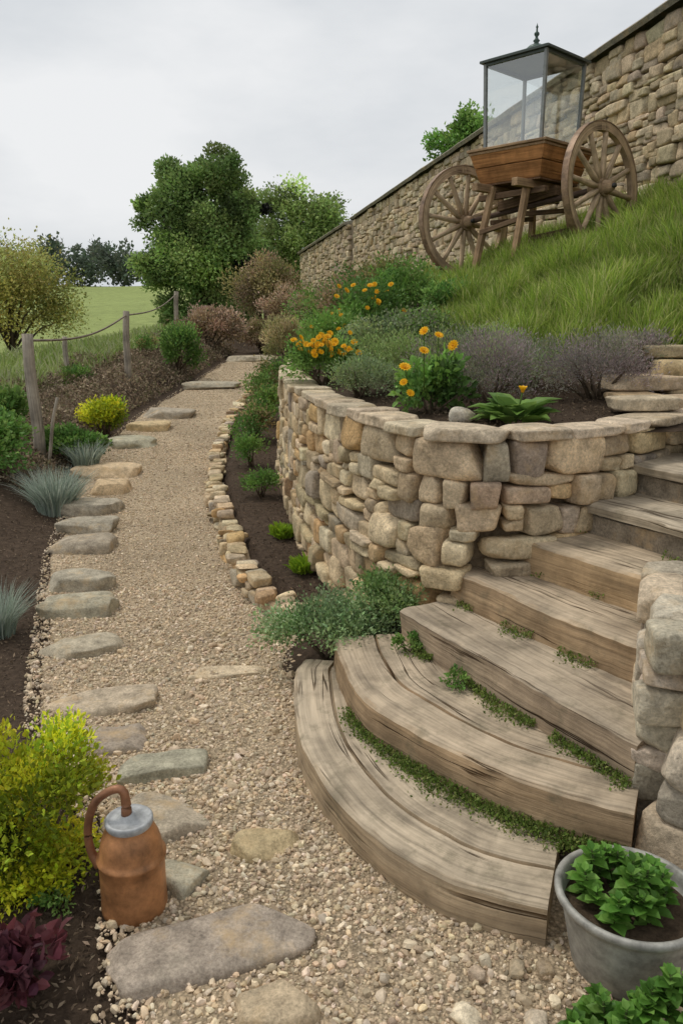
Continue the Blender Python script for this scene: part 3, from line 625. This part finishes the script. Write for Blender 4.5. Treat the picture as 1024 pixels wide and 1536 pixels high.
S("leafy_shrub",-.02,7.3,1.2,(.35,.3,.28),4200,.038,G(1.9),18,fl=flfun(8,.03),fuzz=.18)
S("yellow_daisy_shrub",.25,8.3,1.35,(.42,.35,.34),5000,.042,G(1.8),20,fl=flfun(16,.035),fuzz=.18)
S("leafy_shrub",.28,6.2,1.25,(.32,.3,.21),4500,.028,SG,20,fuzz=.2)
S("leafy_shrub",.6,6.3,1.3,(.37,.3,.24),4500,.028,G(1.7)+SG,20,fuzz=.2)
S("leafy_shrub",.68,8.8,1.55,(.44,.4,.38),6500,.042,G(1.9),28,fuzz=.2)
S("leafy_shrub",1.0,7.6,1.62,(.3,.3,.2),3200,.036,G(2.0),18,fuzz=.2)
S("leafy_shrub",.55,11.5,1.6,(.62,.5,.5),6000,.05,G(1.8)+OL,26,fuzz=.2)
S("olive_shrub",.0,11,1.3,(.52,.5,.42),4500,.05,OL+G(1.6),20,fuzz=.2)
S("olive_shrub",-.4,15,1.3,(.65,.6,.5),5500,.06,OL+G(1.6),22,fuzz=.2)
S("dry_shrub",.3,16,1.8,(.7,.7,.4),4500,.065,BR+OL,20,mat=M_dry,fuzz=.2)
S("lavender_shrub",.95,5.35,1.28,(.32,.2,.18),3800,.022,SG,20,LT4,.3,.32,.8,fuzz=.2)
S("thyme_shrub",-.22,6.6,1.15,(.2,.25,.13),2500,.02,SG,14,LT4,.4,.33,.7,fuzz=.2)
mb=MB();n=52;a=R.uniform(0,2*pi,n);cx,cy,cz=.80,3.66,1.14
P=np.stack([cx+np.cos(a)*.05,cy+np.sin(a)*.04,cz+R.random(n)*.06],-1)
leaves(mb,P,np.stack([np.cos(a)*1.3,np.sin(a),.25+.7*R.random(n)],-1),R.uniform(.09,.18,n),pick([(.17,.30,.06),(.22,.36,.08),(.14,.25,.06)],n,.1),LT8,0,0,.15,.62,flat=1)
tube(mb,[(cx,cy,cz),(cx+.02,cy-.02,1.29)],[.004,.004],6,(.1,.18,.03),0)
flower(mb,(cx+.02,cy-.02,1.285),(0,-.1,1),.04,7,(.9,.5,.01),cup=1.4);mb.build("primrose_plant",[M_leaf,M_bark,M_flower])
mb=MB();stones(mb,[(.56,3.72,1.165)],[(1,0,0)],[(0,1,0)],[(0,0,1)],[(.065,.05,.045)],[(.62,.56,.45)],8,(2,2.3),.05);mb.build("round_rock",M_stone)
mb=MB();C=[];H=[]
for (x,y,z,a,b_,h) in ((1.50,3.98,1.20,.16,.1,.035),(1.72,4.12,1.185,.18,.12,.04),(1.66,4.45,1.27,.2,.14,.04),(1.95,4.5,1.255,.18,.14,.045),(1.98,4.62,1.34,.19,.12,.045),(1.93,4.8,1.42,.17,.1,.04),(1.55,4.25,1.20,.13,.1,.03),(2.25,4.4,1.3,.2,.2,.06),(2.3,4.6,1.4,.2,.15,.05)):
    C.append((x,y,z));H.append((a,b_,h))
m=len(C);stones(mb,C,np.tile([1.,.12,0],(m,1)),np.tile([-.12,1.,0],(m,1)),np.tile([0,0,1.],(m,1)),H,pick([(.58,.47,.30),(.54,.43,.29),(.60,.45,.26)],m),9,(8,12),.03,0,.08,6,(.95,1.3));mb.build("rock_edging",M_stone)
# ------------------------------------------------------------------ fence
mb=MB()
posts=[(-2.94,7.7,.36,1.12,.075,.02),(-3.29,12.4,.6,1.1,.07,-.03),(-4.1,20.3,1.0,1.15,.08,-.03),(-4.75,14,.35,.62,.06,0),(-2.86,7.62,.4,.62,.022,-.12)]
tops=[]
for (x,y,z,h,w,ti) in posts:
    z=.36 if y<8 and w>.05 else float(gz(x,y));z-=.1;h+=.1;k=np.linspace(0,1,9)
    pts=np.stack([x-ti*k*1.3+.008*np.sin(k*7),y+0*k,z+h*k],-1)
    tube(mb,pts,w*.78*(1-.12*k),9,(.38,.33,.265),0)
    tops.append(pts[-1]-A([0,0,.06]))
for a,b_ in ((0,1),(1,2)):
    k=np.linspace(0,1,20);p=tops[a]*(1-k)[:,None]+tops[b_]*k[:,None];p[:,2]-=.12*np.sin(k*pi);tube(mb,p,.013,5,(.24,.2,.16),0)
mb.build("wooden_fence",M_wood2)
# ------------------------------------------------------------------ cart
cart=empty("wooden_cart");yaw=radians(-46);e1=A([cos(yaw),sin(yaw),0]);e2=A([-sin(yaw),cos(yaw),0]);CC=A([1.97,8.95,0])
def W(x,y,z): return CC+e1*x+e2*y+A([0,0,z])
wc=(.38,.25,.145);wc2=(.50,.235,.09)
def wheel(name,c,nv,r=.61):
    mb=MB();nv=nrm(A(nv,float));u=nrm(A([0,0,1.])-nv*nv[2]);v=np.cross(nv,u)
    seg=56;th=np.linspace(0,2*pi,seg,endpoint=False);rd=np.cos(th)[:,None]*u+np.sin(th)[:,None]*v
    def ring(pr,col,mat):
        V=np.stack([c+rd*a+nv*b_ for a,b_ in pr],1);k=len(pr)
        F=[[i*k+j,i*k+(j+1)%k,((i+1)%seg)*k+(j+1)%k,((i+1)%seg)*k+j] for i in range(seg) for j in range(k)]
        mb.add(V.reshape(-1,3),A(F),col,mat,False,P=np.stack([np.repeat(th*.5,k),np.tile(A(pr)[:,0],seg),np.tile(A(pr)[:,1],seg)],-1))
    ring([(r-.012,-.032),(r-.012,.032),(r-.09,.03),(r-.09,-.03)],(.46,.33,.21),0)
    ring([(r,-.035),(r,.035),(r-.011,.036),(r-.011,-.036)],(.28,.18,.11),1)
    ring([(.085,-.05),(.085,.05),(.02,.05),(.02,-.05)],(.40,.28,.17),0)
    tube(mb,[c-nv*.13,c-nv*.1,c-nv*.05,c+nv*.05,c+nv*.1,c+nv*.13],[.045,.058,.07,.07,.058,.045],16,(.38,.26,.16),0)
    tube(mb,[c-nv*.16,c+nv*.16],[.022,.022],10,(.05,.045,.04),1)
    for i in range(12):
        a=2*pi*i/12+.1;d=cos(a)*u+sin(a)*v;k=np.linspace(.06,r-.07,5)
        tube(mb,c+d*k[:,None],[.028,.033,.027,.025,.028],7,(.50,.37,.24),0)
    mb.build(name,[M_wood2,M_rust],cart)
lw_=W(-.83,0,2.68);rw_=W(.83,0,2.87)
wheel("wheel_left",lw_,(cos(radians(120)),sin(radians(120)),-.05));wheel("wheel_right",rw_,(cos(radians(130)),sin(radians(130)),-.05))
mb=MB()
tube(mb,[lw_,rw_],[.03,.03],10,(.12,.08,.06))
zt_,zb_=3.30,2.99;ta,tb=.455,.34;ba,bb=.36,.27
for k in range(2):
    z0=zb_+(zt_-zb_)*k/2+(.003 if k else 0);z1=zb_+(zt_-zb_)*(k+1)/2-.003
    f0=(z0-zb_)/(zt_-zb_);f1=(z1-zb_)/(zt_-zb_)
    h0=ba+(ta-ba)*f0;h1=ba+(ta-ba)*f1;th=.025
    for sx,sy in ((1,0),(-1,0),(0,1),(0,-1)):
        def c4(h,z):
            if sx: return [W(sx*h,-h,z),W(sx*h,h,z),W(sx*(h-th),h-th,z),W(sx*(h-th),-h+th,z)]
            return [W(-h,sy*h,z),W(h,sy*h,z),W(h-th,sy*(h-th),z),W(-h+th,sy*(h-th),z)]
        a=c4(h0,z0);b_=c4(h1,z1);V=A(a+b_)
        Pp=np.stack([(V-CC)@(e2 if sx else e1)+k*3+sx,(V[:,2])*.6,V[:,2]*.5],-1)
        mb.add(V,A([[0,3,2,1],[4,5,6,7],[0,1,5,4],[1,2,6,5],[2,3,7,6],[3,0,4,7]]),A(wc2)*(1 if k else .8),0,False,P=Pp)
for s_ in (-1,1):
    bar(mb,W(s_*ta*.99,-ta*1.03,zt_+.012),W(s_*ta*.99,ta*1.03,zt_+.012),.05,.028,wc);bar(mb,W(-ta*.97,s_*ta*.99,zt_+.011),W(ta*.97,s_*ta*.99,zt_+.011),.05,.026,wc)
hexa(mb,[W(-ta,-ta,zt_-.03),W(ta,-ta,zt_-.03),W(ta,ta,zt_-.03),W(-ta,ta,zt_-.03),W(-ta,-ta,zt_-.005),W(ta,-ta,zt_-.005),W(ta,ta,zt_-.005),W(-ta,ta,zt_-.005)],wc)
hexa(mb,[W(-ba,-ba,zb_-.02),W(ba,-ba,zb_-.02),W(ba,ba,zb_-.02),W(-ba,ba,zb_-.02),W(-ba,-ba,zb_),W(ba,-ba,zb_),W(ba,ba,zb_),W(-ba,ba,zb_)],(.16,.09,.05))
dk=(.18,.115,.07)
for x_ in (-.24,.24):
    bar(mb,W(x_,-.62,2.93),W(x_,.6,2.95),.07,.075,wc)
for y_ in (-.3,.3): bar(mb,W(-.4,y_,2.86),W(.4,y_,2.88),.06,.06,dk)
bar(mb,W(-.35,0,2.80),W(.35,0,2.90),.1,.1,dk)
for (xa,ya,xb,yb) in ((-.2,-.36,-.33,-.5),(.22,-.36,.2,-.55),(-.2,.4,-.26,.5),(.2,.4,.26,.5)):
    g=W(xb,yb,0);bar(mb,W(xa,ya,2.95),A([g[0],g[1],T(g[0],g[1])-.03]),.06,.06,wc,up=tuple(e1))
bar(mb,W(-.28,-.44,2.5),W(.2,-.44,2.6),.045,.05,dk);bar(mb,W(-.24,.43,2.5),W(.24,.43,2.55),.045,.05,dk)
bar(mb,W(-.2,-.36,2.6),W(-.2,.4,2.7),.04,.05,dk);bar(mb,W(.2,-.4,2.65),W(.2,.4,2.75),.04,.05,dk)
mb.build("cart_body",[M_wood2],cart,bevel=.006)
# lantern
lan=empty("glass_lantern");g0,g1=3.325,4.14;h=.335;ic=(.07,.085,.075)
mb=MB()
for sx in (-1,1):
    for sy in (-1,1):
        bar(mb,W(sx*h,sy*h,g0),W(sx*(h+.02),sy*(h+.02),g1),.03,.03,(.24,.25,.24),up=tuple(e1))
for z_,q in ((g0+.01,h),(g1-.01,h+.02)):
    for s_ in (-1,1):
        bar(mb,W(s_*q,-q,z_),W(s_*q,q,z_),.028,.024,ic);bar(mb,W(-q,s_*q,z_+.001),W(q,s_*q,z_+.001),.028,.024,ic)
q=h+.065;pk=W(0,0,g1+.17);base=[W(-q,-q,g1+.005),W(q,-q,g1+.005),W(q,q,g1+.005),W(-q,q,g1+.005)];top=[p+A([0,0,.022]) for p in base]
for i in range(4):
    a,b_=top[i],top[(i+1)%4];n1=8
    V=[]
    for k in range(n1):
        t=k/(n1-1);rr=(1-t)*.86+.14*(1-t)**3
        zz=top[0][2]+.13*(t**.8);c0=A([pk[0],pk[1],0])
        for p in (a,b_):
            o=A([p[0],p[1],0])-c0;v=c0+o*max(rr,.09);v[2]=zz;V.append(v)
    mb.add(V,grid_faces(n1,2),(.06,.11,.085),0,False)
hexa(mb,base+top,ic)
lathe(mb,[(0,-.03),(.10,-.03),(.105,0),(.07,.03),(.03,.045),(.022,.06),(.035,.075),(.02,.09),(.012,.11),(.026,.13),(.026,.145),(.01,.16),(.008,.19),(.014,.2),(.006,.215),(0,.24)],(pk[0],pk[1],pk[2]-.03),16,(.05,.08,.065))
mb.build("lantern_frame",[M_iron],lan)
mb=MB();q=h-.002;q2=h+.016
for s_ in (-1,1):
    mb.add([W(s_*q,-q,g0),W(s_*q,q,g0),W(s_*q2,q2,g1),W(s_*q2,-q2,g1)],A([[0,1,2,3]]),(1,1,1),0,False)
    mb.add([W(-q,s_*q,g0),W(q,s_*q,g0),W(q2,s_*q2,g1),W(-q2,s_*q2,g1)],A([[0,1,2,3]]),(1,1,1),0,False)
mb.build("lantern_glass",[M_glass],lan)
# ------------------------------------------------------------------ jug
jug=empty("copper_jug");jx,jy=-.575,1.905
mb=MB();rc=(.40,.185,.075)
lathe(mb,[(0,0),(.084,0),(.089,.006),(.09,.02),(.0885,.05),(.088,.12),(.0885,.158),(.093,.162),(.094,.170),(.0885,.175),(.085,.185),(.082,.205),(.077,.225),(.068,.245),(.06,.258),(.06,.27)],(jx,jy,.01),48,rc)
hp=Curve([(jx-.086,.15),(jx-.108,.19),(jx-.112,.26),(jx-.09,.335),(jx-.045,.375),(jx-.012,.378),(jx-.004,.345),(jx-.004,.305)],10)
q=hp.at(np.linspace(0,hp.len,40));tube(mb,np.stack([q[:,0],jy-.005+0*q[:,0],q[:,1]],-1),np.interp(np.linspace(0,1,40),[0,.1,.8,1],[.018,.0115,.0115,.015]),12,(.26,.12,.06))
mb.build("jug_body",[M_rust],jug)
mb=MB();lathe(mb,[(.061,.262),(.064,.268),(.064,.28),(.058,.285),(.054,.280),(.03,.284),(.02,.296),(.012,.3),(0,.3)],(jx,jy,.01),40,(.42,.43,.43));mb.build("jug_lid",[M_coat],jug)
# ------------------------------------------------------------------ pot
px,py=.715,1.70;mb=MB()
lathe(mb,[(0,0),(.125,0),(.13,.012),(.14,.06),(.152,.12),(.163,.17),(.167,.19),(.176,.192),(.182,.2),(.182,.212),(.174,.217),(.165,.212),(.158,.19),(.154,.165),(0,.165)],(px,py,.012),56,(.36,.35,.31))
mb.build("zinc_planter",[M_coat])
mb=MB();th=np.linspace(0,2*pi,40,endpoint=False);V=[(px,py,.185)]+[(px+.156*cos(t),py+.156*sin(t),.180) for t in th]
mb.add(V,A([[0,1+i,1+(i+1)%40] for i in range(40)]),(.11,.078,.052),1)
PG=[(.11,.25,.035),(.15,.31,.05),(.085,.205,.03),(.19,.35,.07)]
def rosettes(mb,c,sp,k,L,hz=.09):
    for j in range(k):
        a0=R.uniform(0,2*pi);r0=sp*math.sqrt(R.random());x=c[0]+cos(a0)*r0;y=c[1]+sin(a0)*r0;z=c[2]+R.uniform(.02,hz)*(1.2-r0/sp*.6)
        n=12;a=np.arange(n)*2.4+R.random();P=np.tile(A([x,y,z]),(n,1))+np.stack([0*a,0*a,-np.linspace(.035,0,n)],-1)
        leaves(mb,P,np.stack([np.cos(a),np.sin(a),np.linspace(.0,1.1,n)],-1),np.linspace(1,.5,n)*L*R.uniform(.8,1.15),pick(PG,n,.08)*R.uniform(.75,1.2),LT8,0,0,.14,.8,flat=1)
        tube(mb,[(x*.7+c[0]*.3,y*.7+c[1]*.3,c[2]-.02),(x,y,z)],[.003,.003],5,(.08,.12,.03),0)
rosettes(mb,(px-.005,py+.015,.19),.115,34,.048,.14);mb.build("potted_mint_plant",[M_leaf,M_ground])
mb=MB();rosettes(mb,(.60,1.42,.06),.11,22,.048);rosettes(mb,(.74,1.44,.12),.09,18,.048);mb.build("strawberry_plant",[M_leaf])
mb=MB();m=30;x=R.uniform(.25,.9,m);y=1.30+R.random(m)*.38;C=np.stack([x,y,.02+0*x],-1);k=~inpoly(x,y,step1);C=C[k];m=len(C)
tt_=nrm(R.normal(0,1,(m,3))*A([1,1,.1]));uu=np.tile([0,0,1.],(m,1));nn=np.cross(uu,tt_)
stones(mb,C,tt_,nn,uu,np.stack([R.uniform(.02,.04,m),R.uniform(.015,.03,m),R.uniform(.012,.022,m)],-1),pick(pp,m),7,(3,5),.08,0,.15,6,(.75,1.1));mb.build("loose_stones",M_slab)
# ------------------------------------------------------------------ world, light, camera
sc=bpy.context.scene
w=bpy.data.worlds.new("World");sc.world=w;w.use_nodes=True;nt=w.node_tree;bg=nt.nodes['Background']
sky=nt.nodes.new('ShaderNodeTexSky');sky.sky_type='NISHITA';sky.sun_disc=False;sky.sun_elevation=radians(62);sky.sun_rotation=radians(300);sky.dust_density=3
hs=nt.nodes.new('ShaderNodeHueSaturation');hs.inputs['Saturation'].default_value=.35;nt.links.new(sky.outputs[0],hs.inputs['Color'])
tc=nt.nodes.new('ShaderNodeTexCoord');mp=nt.nodes.new('ShaderNodeMapping');mp.inputs['Scale'].default_value=(1,1,2.6);nt.links.new(tc.outputs['Generated'],mp.inputs[0])
nz=noise(nt,mp.outputs[0],1.9,6,.55);rp=ramp(nt,[(.34,(6.0,6.35,6.7)),(.64,(8.4,8.5,8.6))]);nt.links.new(nz,rp.inputs[0])
nt.links.new(mixc(nt,hs.outputs[0],rp.outputs[0],.92),bg.inputs[0]);bg.inputs[1].default_value=.105
# soft overcast sun from the upper left, same azimuth as the sky's sun
sl=bpy.data.lights.new("sun",'SUN');sl.energy=1.5;sl.angle=radians(12);sl.color=(1,.95,.87);so=bpy.data.objects.new("sun",sl);so.rotation_euler=(radians(28),0,radians(-120));sc.collection.objects.link(so)
cam=bpy.data.cameras.new("camera");cam.lens=28.0;cam.sensor_width=36;cam.clip_end=2000;cam.clip_start=.05
co=bpy.data.objects.new("camera",cam);co.location=(0,0,1.6);co.rotation_euler=(radians(76.5),0,0);sc.collection.objects.link(co);sc.camera=co
sc.view_settings.view_transform='Standard';sc.view_settings.look='None';sc.view_settings.exposure=0
